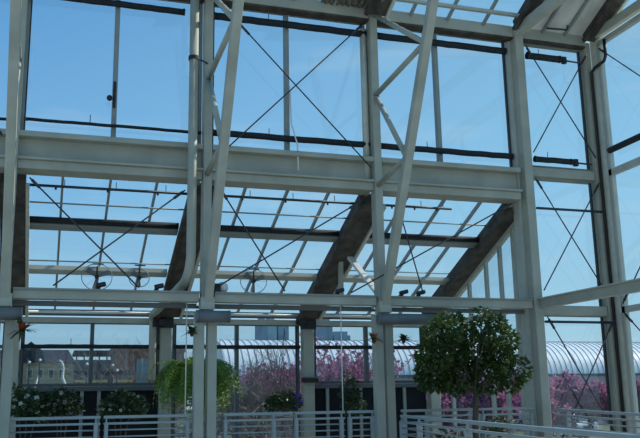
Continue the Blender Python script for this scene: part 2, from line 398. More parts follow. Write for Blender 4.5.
def brace(ends, lab, r=.011):
    xs = [p for e in ends for p in e]
    t = thing('cross_brace', lab, 'brace', (sum(p[0] for p in xs)/len(xs), sum(p[1] for p in xs)/len(xs), min(p[2] for p in xs)), 'rod cross braces')
    for k, (p, q) in enumerate(ends):
        p, q = V(p), V(q)
        MB().tube([p, q], r, 8).build('rod', ROD, t, smooth=True)
        MB().tube([p.lerp(q, .02), p.lerp(q, .09)], r*1.9, 8).build('turnbuckle', ROD, t, smooth=True)
Y = 11.86
brace([((2.54, Y, 7.08), (4.70, Y, 4.86)), ((4.63, Y, 7.30), (2.40, Y, 5.02))], 'crossed rods of the upper middle bay over blue sky')
brace([((-.36, Y, 4.38), (1.16, Y, 2.89)), ((1.78, Y, 4.33), (.02, Y, 2.89))], 'crossed rods below the girder in the left bay')
brace([((2.31, Y, 4.36), (3.27, Y, 2.89)), ((4.52, Y, 4.33), (2.20, Y, 2.89))], 'crossed rods below the girder in the middle bay')
brace([((5.10, Y, 4.36), (5.49, Y, 2.89)), ((7.16, Y, 4.43), (4.30, Y, 2.89))], 'crossed rods below the girder above the leafy tree')
brace([((7.66, Y+.04, 7.30), (8.94, Y+.1, 5.37)), ((8.94, Y+.1, 7.30), (7.66, Y+.04, 5.36))], 'topmost crossed rods of the narrow corner bay')
brace([((7.66, Y+.04, 4.91), (8.94, Y+.1, 2.94)), ((8.96, Y+.1, 4.92), (7.66, Y+.04, 3.01))], 'middle crossed rods of the narrow corner bay')
brace([((7.66, Y, 2.58), (8.94, Y, .42)), ((8.92, Y, 2.54), (7.66, Y, .51))], 'lowest crossed rods of the narrow bay before the greenhouse')
brace([((-.75, Y, 4.95), (-1.6, Y, 6.2))], 'single diagonal rod at the far left edge')
brace([((9.01, 11.7, 7.32), (9.01, 9.6, 5.38)), ((9.01, 11.7, 2.8), (9.01, 9.6, 4.95)), ((9.01, 11.7, 2.65), (9.01, 9.6, .73))], 'diagonal rods on the right glass wall')
for z, lab in ((4.39, 'thin dark horizontal rod across the middle light of the narrow bay'), (2.50, 'thin dark horizontal rod above the barrel greenhouse')):
    tag(MB().tube([(7.64, 11.9, z), (8.92, 11.9, z)], .022).build('tie_rod', ROD, smooth=True), lab, 'rod', 'horizontal rods of the narrow bay')

def roller(x0, x1, z, r, lab, y=11.96, end=False):
    t = thing('shade_roller', lab, 'roller shade', ((x0+x1)/2, y, z-r), 'dark rolled shades')
    n = max(6, int((x1-x0)/.12)); pts = [(x0+(x1-x0)*i/n, y, z+random.uniform(-.004, .004)) for i in range(n+1)]
    MB().tube(pts, r, 12).build('rolled_fabric', DARK, t, smooth=True)
    for x in (x0, x1): MB().tube([(x-.015, y, z), (x+.015, y, z)], r*1.12, 12).build('end_ring', BLACK, t)
    if end:
        MB().tube([(x1, y, z-.01), (x1+.42, y, z-.02)], .016).build('spindle', ROD, t)
        MB().box((x1+.05, y-.03, z-.07), (x1+.13, y+.03, z+.05)).build('crank', BLACK, t)
    m = (x0+x1)/2
    for x in (x0+.35*(x1-x0),): MB().tube([(x, y, z+r*.7), (x, y, z+.14)], .006, 6).build('hanger', BLACK, t)
Y = 12.03
roller(-3.2, -.70, 7.22, .052, 'dark rolled shade at the upper far left', 12.1)
roller(-.50, 1.75, 7.24, .05, 'dark rolled shade at the top of the left clerestory', 12.1)
roller(2.22, 4.74, 7.24, .058, 'dark rolled shade at the top of the middle clerestory', 12.1)
roller(4.94, 7.36, 7.24, .058, 'dark rolled shade at the top of the right clerestory', 12.1)
roller(7.72, 8.36, 7.14, .06, 'short dark shade roller with crank at the top of the narrow bay', 11.95, True)
roller(7.72, 8.42, 5.26, .05, 'short dark shade roller with crank at mid height of the narrow bay', 11.95, True)
roller(-3.2, -.70, 5.27, .022, 'thin dark rolled shade above the girder at far left', 12.1)
roller(-.45, 2.03, 5.30, .024, 'thin frayed dark rolled shade above the left girder', 12.1)
roller(2.22, 4.74, 5.32, .05, 'dark rolled shade above the middle girder', 12.1)
roller(4.94, 7.36, 5.32, .05, 'dark rolled shade above the right girder', 12.1)
t = thing('shade_roller', 'dark rolled shade low on the right glass wall', 'roller shade', (8.96, 10, 5.3), 'dark rolled shades')
MB().tube([(8.96, 11.6, 5.40), (8.96, 8, 5.40)], .055, 12).build('rolled_fabric', DARK, t, smooth=True)
for x0, x1, lab in ((-.46, 1.96, 'dark rolled shade across the window before the brick building'), (2.28, 4.72, 'dark rolled shade across the pink blossom window'), (5.05, 7.4, 'dark rolled shade across the window with the white greenhouse roof')):
    roller(x0, x1, 2.375, .034, lab, YO-.10)
for x0, x1, lab in ((-.5, 1.95, 'misting pipe under the left lean-to glass'), (2.3, 4.62, 'misting pipe under the middle lean-to glass'), (5.0, 6.35, 'short misting pipe with capped end at right')):
    t = thing('misting_pipe', lab, 'pipe', ((x0+x1)/2, 12.46, 4.3), 'thin pipes under the lean-to glass')
    y = 12.46; z = roof_z(y)-.15
    MB().tube([(x0, y, z), (x1, y, z)], .021).build('pipe', ROD, t, smooth=True)
    for k in range(3):
        x = x0+(x1-x0)*(.2+.3*k)
        MB().tube([(x, y, z), (x, y, z-.05)], .016, 8).build('nozzle', BLACK, t)
        MB().tube([(x+.12, y, z), (x+.12, y, z+.11)], .006, 6).build('hanger', BLACK, t)
for yy, r, nm in ((12.85, .013, 'upper'), (14.36, .011, 'lower')):
    for x0, x1, p in ((-.5, 2.0, 'left'), (2.2, 4.7, 'middle'), (4.98, 7.3, 'right')):
        z = roof_z(yy)-.15
        tag(MB().tube([(x0, yy, z), (x1, yy, z)], r, 8).build('support_wire', ALU, smooth=True), '%s thin horizontal wire below the %s lean-to glass' % (nm, p), 'wire', 'wires below the lean-to glass')
for x, y, z0, z1, lab in ((1.86, 12.04, 1.13, 2.73, 'thin white vertical cable in front of the fern'), (4.19, 12.04, 1.13, 2.73, 'thin white vertical cable before the dark panels')):
    tag(MB().tube([(x, y, z0), (x, y, z1)], .0085, 8).build('cable', WHITE, smooth=True), lab, 'cable', 'white vertical cables')
# loose cord dangling from the middle mullion and small boxes on the left mullion
tag(MB().tube([(3.44, 12.1, 6.2), (3.45, 12.05, 5.55), (3.53, 12.0, 5.2), (3.53, 11.97, 4.78)], .012, 8).build('cord', WHITE, smooth=True), 'loose pale cord dangling beside the middle mullion', 'cord')
t = thing('latch_motor', 'small black window latch on the left clerestory mullion', 'latch', (.72, 12.1, 5.7))
MB().tube([(.75, 12.14, 5.6), (.75, 12.14, 6.0)], .022).build('shaft', BLACK, t)
MB().ball((.68, 12.08, 5.72), .045).build('knob', BLACK, t)
# air fans hung under the roof
for x, r, lab in ((.72, .25, 'round hoop fan hung in the left bay, farthest left of three'), (1.42, .17, 'small hoop fan beside the left brown rafter'), (3.42, .24, 'round hoop fan with pale blades in the middle bay')):
    y, z = 14.5, 3.42
    t = thing('air_fan', lab, 'fan', (x, y, z-r), 'hoop fans under the lean-to glass')
    ring = [(x+r*math.cos(a*math.pi/16), y, z+r*.9*math.sin(a*math.pi/16)) for a in range(33)]
    MB().tube(ring, .007, 6).build('guard_ring', ALU, t, smooth=True)
    g = MB()
    for k in range(8):
        a = k*math.pi/4; g.tube([(x, y, z), (x+r*math.cos(a), y, z+r*.9*math.sin(a))], .002, 4)
    g.build('spokes', ALU, t)
    MB().tube([(x, y-.05, z), (x, y+.06, z)], .035, 10).build('motor', BLACK, t)
    b = MB()
    for k in range(3):
        a = k*2.094+.4; u, w = V((math.cos(a), 0, math.sin(a))), V((-math.sin(a), .5, math.cos(a)))
        b.prism([V((x, y-.02, z))+u*.03-w*.02, V((x, y-.02, z))+u*r*.85-w*.05, V((x, y-.02, z))+u*r*.85+w*.05, V((x, y-.02, z))+u*.03+w*.02], (0, .004, 0))
    b.build('blades', GREYCAP, t)
    MB().tube([(x, y, z+.03), (x, y, 3.60)], .014, 8).build('drop_rod', ROD, t)
    MB().bar((x-.08, y, z+.22), (x+.1, y, z+.22), .02, .02).build('bracket', ROD, t)
for x, lab in ((4.13, 'black floodlight on the beam left of the white strut'), (5.47, 'black floodlight on the beam over the tree, right one'), (5.18, 'black floodlight on the beam just right of the truss'), (.62, 'black floodlight on the beam below the left hoop fan'), (1.42, 'black floodlight on the beam near the left rafter')):
    t = thing('floodlight', lab, 'lamp', (x, 12.02, 2.865), 'floodlights on the lower beam')
    MB().box((x-.03, 11.99, 2.865), (x+.03, 12.05, 2.90)).build('foot', BLACK, t)
    MB().bar((x-.03, 12.0, 2.92), (x+.1, 11.98, 2.95), .1, .06).build('housing', BLACK, t, bevel=.015)
t = thing('junction_box', 'black box with pale dome on the beam right of the truss foot', 'box', (2.28, 12.02, 2.865))
MB().box((2.19, 11.92, 2.865), (2.33, 12.06, 2.99)).build('box', BLACK, t, bevel=.01)
MB().ball((2.38, 12.06, 2.95), .085).build('dome', WHITE, t, smooth=True)
tag(MB().box((4.72, 15.9, 1.68), (5.06, 16.04, 1.78)).build('sensor_box', BLACK, bevel=.02), 'small black box on the outer column beside the blossom', 'box')

# bunched shade cloth above the top beam, and a small opener rod under the corner roof
CLOTH = mat('bunched_cloth', (.17, .16, .13), .9, .35, 9., bump=.3, stretch=(3, 1, .4))
m = MB(); n = 60; vs = []
for i in range(n+1):
    x = 3.95+.82*i/n; y = 11.80+.05*math.sin(i*1.7)+.03*math.sin(i*.77); b = .02*math.sin(i*.9)
    for z, dy in ((7.62+b, 0), (7.70, -.05), (7.95, -.03), (8.12, .05), (8.12, .16), (7.62+b, .14)): vs.append((x, y+dy, z))
fs = [(i*6+k, i*6+(k+1) % 6, (i+1)*6+(k+1) % 6, (i+1)*6+k) for i in range(n) for k in range(6)]+[tuple(range(6)), tuple(n*6+k for k in range(6))]
m.add(vs, fs); tag(m.build('shade_curtain', CLOTH, smooth=True), 'bunched grey-brown shade cloth above the top beam left of the central truss', 'curtain')
tag(MB().tube([(8.02, 11.75, 7.60), (8.42, 11.75, 7.62), (8.45, 11.75, 7.70)], .018, 8).build('opener_rod', ROD, smooth=True), 'small dark rod under the white panels of the corner roof', 'rod')

# ------------------------------------------------------------------ railings
def railing(p, q, lab, posts, grp='pale grey guard rails', nb=8, top_r=.026):
    p, q = V(p), V(q); d = q-p; L = d.length; d.normalize()
    t = thing('guard_railing', lab, 'railing', tuple(V((p.x, p.y, 0))), grp)
    MB().bar(p-V((0, 0, .02)), q-V((0, 0, .02)), .055, .04).build('top_rail', RAILM, t, bevel=.01)
    lo = V((0, 0, .105))
    MB().bar(p-lo, q-lo, .035, .03).build('frame_rail', RAILM, t, bevel=.006)
    for k in range(nb):
        h = V((0, 0, .19+.088*k+.0))
        MB().tube([p-h, q-h], .010, 8).build('bar', RAILM, t, smooth=True)
    for f in posts:
        c = p.lerp(q, f)
        MB().bar((c.x, c.y, 0), (c.x, c.y, c.z-.09), .075, .05, d).build('post', RAILM, t, bevel=.006)
        MB().bar((c.x, c.y, c.z-.12), (c.x, c.y, c.z-.03), .03, .02, d).build('stub', RAILM, t)
Z = 1.16
railing((-3.2, 12.05, Z), (-.76, 12.05, Z), 'grey guard railing beyond the far left columns', (.1, .9))
railing((-.52, 12.05, Z), (.72, 12.05, Z), 'grey guard railing below the flowering bush', (.06, .95))
railing((.76, 12.05, Z), (1.98, 12.05, Z), 'grey guard railing from the dark mullion to the fern columns', (.03, .93))
railing((2.40, 12.05, Z), (3.42, 12.05, Z), 'grey guard railing below the bare branches', (.03, .72))
railing((3.45, 12.05, Z), (4.22, 12.05, Z), 'grey guard railing below the violet flower basket', (.03, .93))
railing((4.26, 12.05, Z), (4.70, 12.05, Z), 'short grey guard railing left of the tall column pair', (.08, .9))
railing((5.12, 12.05, Z), (7.42, 12.05, Z), 'grey guard railing directly behind the leafy tree', (.02, .18, .6, .97))
railing((4.98, 11.7, 1.09), (3.45, 3.6, 1.015), 'near guard railing slanting from the column pair to the right corner', (.0, .13, .4, .7, .97), nb=8)
railing((7.62, 11.8, 1.135), (7.62, 7.4, .985), 'guard railing coming forward below the right-hand beam', (.08, .5, .95))

# ------------------------------------------------------------------ plants inside
LEAF = mat('ficus_leaf', (.055, .095, .02), .35, .4, 9., trans=.42)
BARK = mat('bark', (.085, .062, .045), .9, .3, 20., bump=.4)
FERN = mat('fern_leaf', (.17, .29, .045), .5, .3, 8., trans=.45)
BUSH = mat('bush_leaf', (.05, .085, .03), .45, .4, 9., trans=.2)
POTM = mat('terracotta', (.24, .12, .08), .8, .15, 8.)
COIR = mat('coir_basket', (.06, .045, .03), .95, .3, 30.)
BROM = mat('bromeliad_leaf', (.05, .10, .04), .4, .3, 6., trans=.25)
BROMR = mat('bromeliad_red', (.42, .07, .04), .4, .3, 6., trans=.25)
PINKF = mat('pale_pink_petal', (.70, .50, .48), .6, .15, 12., trans=.3)
WHITEF = mat('white_petal', (.72, .76, .62), .6, .1, 12., trans=.3)
VIOLET = mat('violet_petal', (.11, .05, .28), .6, .2, 12., trans=.3)
ORANGE = mat('orange_bract', (.55, .16, .06), .5, .2, 12., trans=.3)

def rnd_in(): 
    while True:
        p = V((random.uniform(-1, 1), random.uniform(-1, 1), random.uniform(-1, 1)))
        if p.length < 1: return p
def clumps(mb, blobs, n, w, l, droop=.3):
    tot = sum(b[1]*b[2]*b[1] for b in blobs)
    for c, rx, rz in blobs:
        for _ in range(int(n*rx*rz*rx/tot)):
            u = rnd_in(); u = u.normalized()*(u.length**.45)
            p = V(c)+V((u.x*rx, u.y*rx, u.z*rz))
            d = V((u.x, u.y, u.z*.6-droop))+V((random.gauss(0, .5), random.gauss(0, .5), random.gauss(0, .4)))
            mb.leaf(p, d, w*random.uniform(.7, 1.2), l*random.uniform(.7, 1.2))
# ficus
t = thing('potted_tree', 'leafy dark green tree with a slim trunk behind the near railing', 'tree', (5.82, 11.0, 0))
def fx(x): return 4.96+.0159*(x-421)
def fz(y): return 2.56-.01424*(y-310)
bl = []
for x, y, r in ((440, 335, 17), (462, 327, 17), (484, 329, 16), (503, 340, 17), (434, 356, 16), (456, 352, 20), (480, 352, 20), (502, 360, 19), (507, 371, 16), (445, 372, 19), (468, 374, 19), (490, 376, 17), (436, 376, 14), (458, 385, 10), (480, 388, 8), (510, 383, 10), (478, 318, 9)):
    bl.append(((fx(x)+random.uniform(-.03, .03), 11+random.uniform(-.28, .28), fz(y)), r*.0150, r*.0138))
m = MB(); clumps(m, bl, 6200, .05, .085); m.build('foliage', LEAF, t)
tr = MB(); tr.tube([(5.82, 11, .38), (5.80, 11, .9), (5.84, 11.0, 1.35), (5.82, 11.02, 1.7)], .05, 10, .035)
for c, rx, rz in bl:
    tr.tube([(5.83, 11.01, 1.42), V((5.83, 11.01, 1.5)).lerp(V(c), .5)+V((0, 0, .05)), c], .02, 6, .006)
tr.build('trunk', BARK, t, smooth=True)
MB().lathe((5.82, 11, 0), [(.22, 0), (.30, .36), (.33, .37), (.33, .44), (.28, .44), (.27, .38)], 20).build('pot', POTM, t, smooth=False)

def frond(mb, base, ang, out, drop, rise, n=15, lw=.085):
    pts = []
    for i in range(n+1):
        s = i/n
        r = out*math.sin(min(1, s*1.05)*math.pi/2); z = rise*math.sin(s*math.pi*.75)*1.2-drop*s*s
        pts.append(V(base)+V((r*math.cos(ang), r*math.sin(ang), z)))
    mb.tube(pts, .004, 4, .002)
    for i in range(1, n):
        d = (pts[i+1]-pts[i-1]).normalized(); side = d.cross(V((0, 0, 1)))
        if side.length < .05: side = V((-math.sin(ang), math.cos(ang), 0))
        side.normalize(); l = lw*(1-(i/n)**2*.75)
        for s in (-1, 1): mb.leaf(pts[i], side*s+d*.35+V((0, 0, -.25)), .036, l, d.cross(side))
def basket(t, c, r=.16, cord=1.0, m=COIR):
    x, y, z = c
    MB().lathe(c, [(r*.4, -r*.9), (r*.85, -r*.45), (r, 0), (r*.9, 0)], 16).build('basket', m, t)
    for k in range(3):
        a = k*2.094; MB().tube([(x+r*math.cos(a), y+r*math.sin(a), z), (x, y, z+cord)], .004, 5).build('hanging_wire', ROD, t)
t = thing('hanging_fern', 'big bushy green fern hanging behind the column pair', 'hanging plant', (2.34, 13.9, 1.1))
m = MB()
for k in range(300):
    o = random.uniform(.2, .72)
    frond(m, (2.34+random.uniform(-.1, .1), 13.9+random.uniform(-.1, .1), 1.80), random.uniform(0, 6.283), o, random.uniform(.32, .78)+(.72-o)*.5*random.random(), random.uniform(.10, .34)*(1.2-o*.6), lw=.13)
m.build('fronds', FERN, t); basket(t, (2.34, 13.9, 1.80), .2, 1.0)

def flowers(t, m, c, rx, rz, n, s):
    for _ in range(n):
        u = rnd_in().normalized(); u.y = -abs(u.y)
        p = V(c)+V((u.x*rx, u.y*rx*.95, u.z*rz)); mb = MB()
        for k in range(5):
            a = k*1.2566; mb.leaf(p, (math.cos(a), -.5, math.sin(a)), s*.8, s, (0, -1, 0))
        mb.build('flower', m, t)
def bush(lab, blobs, nl, fl=None, fm=None, nf=0, fs=.05, pot=True):
    c = blobs[0][0]; x, y = c[0], c[1]
    t = thing('flowering_bush' if fl else 'leafy_bush', lab, 'plant', (x, y, 0))
    m = MB(); clumps(m, blobs, nl, .05, .10); m.build('foliage', BUSH, t)
    st = MB()
    for b in blobs: st.tube([(x, y, .3), V((x, y, .8)).lerp(V(b[0]), .5), b[0]], .015, 5, .006)
    st.build('stems', BARK, t)
    if pot: MB().lathe((x, y, 0), [(.18, 0), (.24, .32), (.27, .33), (.27, .4), (.22, .4)], 16).build('pot', POTM, t)
    if fl:
        for b in blobs: flowers(t, fm, b[0], b[1], b[2], max(1, nf//len(blobs)), fs)
yb = 14.6
bush('bush with white flowers at the foot of the far left columns', [((-.28, yb, 1.36), .27, .20), ((-.5, yb, 1.42), .2, .2), ((-.05, yb, 1.28), .2, .2)], 900, 1, WHITEF, 27, .05)
bush('bush with pale pink flowers below the left window sill', [((.26, yb, 1.36), .22, .22), ((.42, yb, 1.28), .14, .16), ((.12, yb, 1.3), .16, .2)], 800, 1, PINKF, 24, .05)
bush('low bush left of the fern below the brick building', [((1.2, yb, 1.33), .21, .19), ((1.42, yb, 1.28), .18, .17), ((1.0, yb, 1.26), .15, .15)], 800, 1, WHITEF, 18, .04)
bush('green climbing bush on the dark panels left of the tree trunk', [((5.44, 15.2, 1.5), .16, .22), ((5.40, 15.2, 1.75), .09, .12), ((5.5, 15.2, 1.25), .2, .2)], 500)
t = thing('flower_basket', 'dark flower basket with violet blooms beside the outer column', 'hanging plant', (3.95, 14.4, 1.1))
m = MB(); clumps(m, [((3.92, 14.4, 1.34), .2, .13), ((4.1, 14.4, 1.30), .14, .1), ((3.76, 14.4, 1.28), .14, .1)], 700, .05, .09); m.build('foliage', BUSH, t)
flowers(t, VIOLET, (4.13, 14.36, 1.33), .12, .12, 16, .04)
basket(t, (3.95, 14.4, 1.28), .15, 1.3)
def bromeliad(lab, c, s, red):
    t = thing('bromeliad', lab, 'plant', tuple(c))
    m = MB(); r = MB()
    for k in range(22):
        a = random.uniform(0, 6.283); e = random.uniform(-.2, 1.1); L = s*random.uniform(.7, 1.1)
        u = V((math.cos(a)*math.cos(e), math.sin(a)*math.cos(e), math.sin(e)))
        pts = [V(c)+u*L*i/4+V((0, 0, -.35*L*(i/4)**2)) for i in range(5)]
        mb = r if k < red else m
        w = V((-math.sin(a), math.cos(a), 0))
        for i in range(4):
            wa, wb = .042*(1-i/4.6), .042*(1-(i+1)/4.2)
            mb.add([pts[i]-w*wa, pts[i]+w*wa, pts[i+1]+w*max(wb, .002), pts[i+1]-w*max(wb, .002)], [(0, 1, 2, 3)])
    m.build('leaves', BROM, t)
    if red: r.build('red_bracts', BROMR if s > .25 else ORANGE, t)
    MB().ball(c, .06, sq=(.6, .6, 1.2)).build('moss_base', COIR, t)
bromeliad('red and green spiky bromeliad on the far left column', (-.34, 11.8, 2.28), .28, 9)
bromeliad('small orange bromeliad on the column left of the tree', (4.62, 11.8, 2.2), .19, 14)
bromeliad('dark green spiky plant on the column above the fern', (1.90, 11.8, 2.28), .18, 0)
bromeliad('small dark spiky plant on the right side of the column pair', (5.10, 11.8, 2.2), .17, 0)
t = thing('potted_flowers', 'small pot of pink flowers at the foot of the leafy tree', 'plant', (5.25, 10.7, .0))
m = MB(); clumps(m, [((5.25, 10.7, .8), .16, .12)], 160, .04, .07); m.build('foliage', BUSH, t)
flowers(t, PINKF, (5.25, 10.7, .84), .14, .1, 14, .035)
MB().lathe((5.25, 10.7, 0), [(.14, 0), (.2, .62), (.22, .63), (.22, .7), (.18, .7)], 16).build('pot', POTM, t)
t = thing('potted_plant', 'long-leaved dark plant right of the tree trunk', 'plant', (6.22, 11.1, 0))
m = MB()
for k in range(26): frond(m, (6.22, 11.1, .75), random.uniform(0, 6.283), random.uniform(.12, .34), random.uniform(.1, .3), random.uniform(.15, .32), 8, .06)
m.build('leaves', BUSH, t)
MB().lathe((6.22, 11.1, 0), [(.14, 0), (.2, .62), (.22, .63), (.22, .74), (.18, .74)], 16).build('pot', POTM, t)

# ------------------------------------------------------------------ outside
TWIG = mat('bare_twig', (.27, .225, .195), .9, .2, 8.)
PINK = mat('redbud_blossom', (.46, .18, .31), .7, .3, 4., trans=.3)
GZ = -1.2
def branches(mb, p, d, L, r, depth, tips, spread=.55, up=.12):
    q = p+d*L; mid = p.lerp(q, .5)+V((random.gauss(0, 1), random.gauss(0, 1), random.gauss(0, 1)))*L*.05
    mb.tube([p, mid, q], r, 5 if r > .03 else 3, r*.68, cap=False)
    tips.append((p, q, depth))
    if depth == 0: return
    for k in range(random.choice((2, 3, 3))):
        nd = (d+V((random.gauss(0, spread), random.gauss(0, spread), random.gauss(0, spread)+up))).normalized()
        branches(mb, p.lerp(q, random.uniform(.65, 1)), nd, L*random.uniform(.62, .85), r*.62, depth-1, tips, spread, up)
def bare_tree(x, y, h, lab, depth=6, lean=(0, 0, 1), grp='bare trees outside', n0=3, r=.09):
    t = thing('bare_tree', lab, 'tree', (x, y, GZ), grp)
    mb = MB(); tips = []
    for k in range(n0):
        d = (V(lean)+V((random.gauss(0, .28), random.gauss(0, .28), 0))).normalized()
        branches(mb, V((x, y, GZ)), d, h*.27, r, depth, tips)
    mb.build('branches', TWIG, t)
def redbud(x, y, top, w, lab, n=5200, sz=.10):
    t = thing('redbud_tree', lab, 'tree', (x, y, GZ), 'pink blossoming trees outside')
    h = top-GZ; mb = MB(); tips = []
    for k in range(4):
        a = k*1.57+random.random(); d = V((math.cos(a)*.45*w/h*1.6, math.sin(a)*.4, 1)).normalized()
        branches(mb, V((x, y, GZ)), d, h*.30, .07, 5, tips, .42, .18)
    mb.build('branches', TWIG, t)
    f = MB(); tp = [q for q in tips if q[2] <= 4]
    for k in range(n):
        p, q, _ = random.choice(tp); c = p.lerp(q, random.random())+V((random.gauss(0, .05), random.gauss(0, .05), random.gauss(0, .05)))
        f.leaf(c, (random.gauss(0, 1), random.gauss(0, 1), random.gauss(0, 1)), sz*1.1, sz*1.3)
    f.build('blossom', PINK, t)
redbud(6.5, 24.0, 3.3, 3.4, 'pink blossoming tree behind the middle window, nearest the fern', 6000, .11)
redbud(7.5, 27.0, 3.7, 3.0, 'pink blossoming tree just left of the blossom-side outer column', 4200, .12)
redbud(8.75, 25.0, 3.9, 2.8, 'pink blossoming tree behind the window left of the truss columns', 2600, .10)
for x, y, top, lab in ((13.2, 34, 2.4, 'pink blossoming tree seen just left of the tree trunk'), (16.0, 36, 2.6, 'pink blossoming tree seen between trunk and tall column'), (19.0, 36, 2.8, 'pink blossoming tree seen right behind the tall column'),
                       (22.6, 40, 3.5, 'pink blossoming tree left of centre in the narrow bay'), (25.4, 41, 3.6, 'pink blossoming tree at the middle of the narrow bay'), (28.2, 41, 3.5, 'pink blossoming tree at the right side of the narrow bay'), (31.6, 41, 3.4, 'pink blossoming tree seen through the right glass wall')):
    redbud(x, y, top, 3.8, lab, 7000, .17)
bare_tree(5.3, 22.0, 5.0, 'bare brown tree behind the middle window beside the fern', n0=5, depth=7, lean=(.25, 0, 1))
bare_tree(4.6, 21.0, 4.3, 'bare brown tree seen just right of the fern columns', n0=3, lean=(.15, 0, 1))
bare_tree(2.5, 26.0, 5.6, 'bare tree whose twigs cross the sky before the brick building', n0=6, depth=6, r=.045)
bare_tree(.55, 34, 3.4, 'low bare tree before the sandstone building', n0=4, depth=5, r=.04)
bare_tree(3.4, 31, 3.6, 'low reddish bare tree before the brick building', n0=4, depth=5)

def wall_mat(name, base, bs=(.6, .25)):
    m = bpy.data.materials.new(name); m.use_nodes = True; n, l = m.node_tree.nodes, m.node_tree.links
    tc = n.new('ShaderNodeTexCoord'); mp = n.new('ShaderNodeMapping'); mp.inputs['Rotation'].default_value = (math.pi/2, 0, 0)
    bk = n.new('ShaderNodeTexBrick'); bk.inputs['Scale'].default_value = 1
    bk.inputs['Brick Width'].default_value = bs[0]; bk.inputs['Row Height'].default_value = bs[1]
    bk.inputs['Color1'].default_value = (*base, 1); bk.inputs['Color2'].default_value = (*[c*.75 for c in base], 1); bk.inputs['Mortar'].default_value = (*[c*1.3 for c in base], 1)
    l.new(tc.outputs['Object'], mp.inputs[0]); l.new(mp.outputs[0], bk.inputs['Vector']); l.new(bk.outputs[0], n['Principled BSDF'].inputs['Base Color'])
    n['Principled BSDF'].inputs['Roughness'].default_value = .9
    return m
BRICK = wall_mat('red_brick', (.26, .115, .085)); STONE = wall_mat('sandstone', (.42, .33, .22), (1.2, .5))
SLATE = mat('slate_roof', (.02, .025, .04), .7, .2, .5); GREYW = mat('grey_cladding', (.10, .12, .14), .6, .15, .3)
WINM = mat('building_glass', (.05, .065, .08), .15, .2, .3); TEAL = mat('teal_glass', (.16, .27, .30), .2, .15, .3)
PALEW = mat('pale_window_trim', (.55, .47, .33), .7, .1, 1.); YEL = mat('yellow_paint', (.60, .38, .08), .5, .1, 2.)
Yb = 200
t = thing('stone_building', 'sandstone building with dark mansard roof and gable at left', 'building', (-2, Yb, GZ))
MB().box((-12, Yb, GZ), (5.4, Yb+14, 11.6)).build('wall', STONE, t)
MB().prism([(-12.6, Yb-.5, 11.6), (6, Yb-.5, 11.6), (4.4, Yb+3, 14.6), (-11, Yb+3, 14.6)], (0, 9, 0)).build('mansard_roof', SLATE, t)
MB().prism([(-6.8, Yb-.8, 11.6), (-.6, Yb-.8, 11.6), (-1.2, Yb-.8, 14.2), (-3.7, Yb-.8, 16.2), (-6.2, Yb-.8, 14.2)], (0, 6, 0)).build('gable', SLATE, t)
for i in range(7):
    for j in range(3):
        x = -10.4+i*2.25; z = 1.2+j*3.4
        w = MB().box((x-.65, Yb-.14, z), (x+.65, Yb+.1, z+2.3)).build('window', PALEW, t)
        MB().box((x-.42, Yb-.2, z+.25), (x+.42, Yb-.1, z+2.0)).build('pane', WINM, w)
t = thing('grey_building', 'long low dark grey building behind the window mullion', 'building', (12, Yb+10, GZ))
MB().box((6.2, Yb+15, GZ), (20, Yb+30, 13.0)).build('wall', GREYW, t)
MB().box((6.0, Yb+15, 14.6), (21, Yb+30, 15.3)).build('flat_roof', SLATE, t)
for i in range(8): MB().box((6.5+i*1.8, Yb+15.4, 13.0), (6.8+i*1.8, Yb+15.7, 14.6)).build('roof_post', SLATE, t)
for i in range(5): MB().box((7+i*2.6, Yb+14.8, 6), (8.6+i*2.6, Yb+15.1, 9.5)).build('window', WINM, t)
t = thing('brick_building', 'red brick building with a teal glass strip left of the fern', 'building', (21, Yb, GZ))
MB().box((14.6, Yb-3, GZ), (30, Yb+14, 13.8)).build('wall', BRICK, t)
MB().box((19.2, Yb-3.2, 0), (21.9, Yb-2.8, 12.2)).build('glass_strip', TEAL, t)
MB().box((14.2, Yb-3.4, 13.8), (30.4, Yb+14.4, 15.2)).build('parapet', BRICK, t)
for x in (15.6, 17.2, 23.6, 25.4, 27.2):
    for z in (2.4, 7.2): MB().box((x, Yb-3.15, z), (x+1.1, Yb-2.9, z+2.6)).build('window', WINM, t)
for k, (x0, x1, y, lab) in enumerate(((2.1, 4.6, 70, 'left of two low yellow barriers seen under the buildings'), (4.9, 6.6, 70, 'right of two low yellow barriers seen under the buildings'))):
    t = thing('yellow_barrier', lab, 'barrier', ((x0+x1)/2, y, GZ), 'yellow barriers outside')
    for z in (3.0, 3.32): MB().box((x0, y, z), (x1, y+.1, z+.2)).build('plank', YEL, t)
    for x in (x0+.1, (x0+x1)/2, x1-.1): MB().box((x-.06, y+.1, GZ), (x+.06, y+.2, 3.52)).build('post', GREYW, t)
for k, (x, z, y) in enumerate(((-1.3, 4.75, 67), (-.55, 4.9, 67), (2.85, 4.6, 67), (4.75, 4.5, 67), (5.1, 4.1, 67))):
    t = thing('globe_lamp', '%s of five white globe lamps before the buildings' % ('first from left', 'second from left', 'third from left', 'fourth from left', 'rightmost')[('abcde'.index('abcde'[k]))], 'lamp', (x, y, GZ), 'white globe lamps outside')
    MB().tube([(x, y, GZ), (x, y, z-.2)], .07, 8).build('post', SLATE, t); MB().ball((x, y, z), .11).build('globe', WHITE, t, smooth=True)
def curved_pole(lab, pts, r=.14):
    tag(MB().tube([V(p) for p in pts], r, 8, r*.6).build('curved_pole', WHITE, smooth=True), lab, 'sculpture', 'white curved poles outside')
curved_pole('tall white curved pole before the sandstone building', [(1.5, 70, GZ), (1.5, 70, 2.6), (1.42, 70, 3.1), (1.16, 70, 3.7), (1.2, 70, 4.4), (1.08, 70, 4.9), (.85, 70, 5.05)], .13)
curved_pole('shorter white slanting pole left of the tall white one', [(-1.1, 72, GZ), (-.9, 72, 2.9), (-.6, 72, 4.1)], .09)

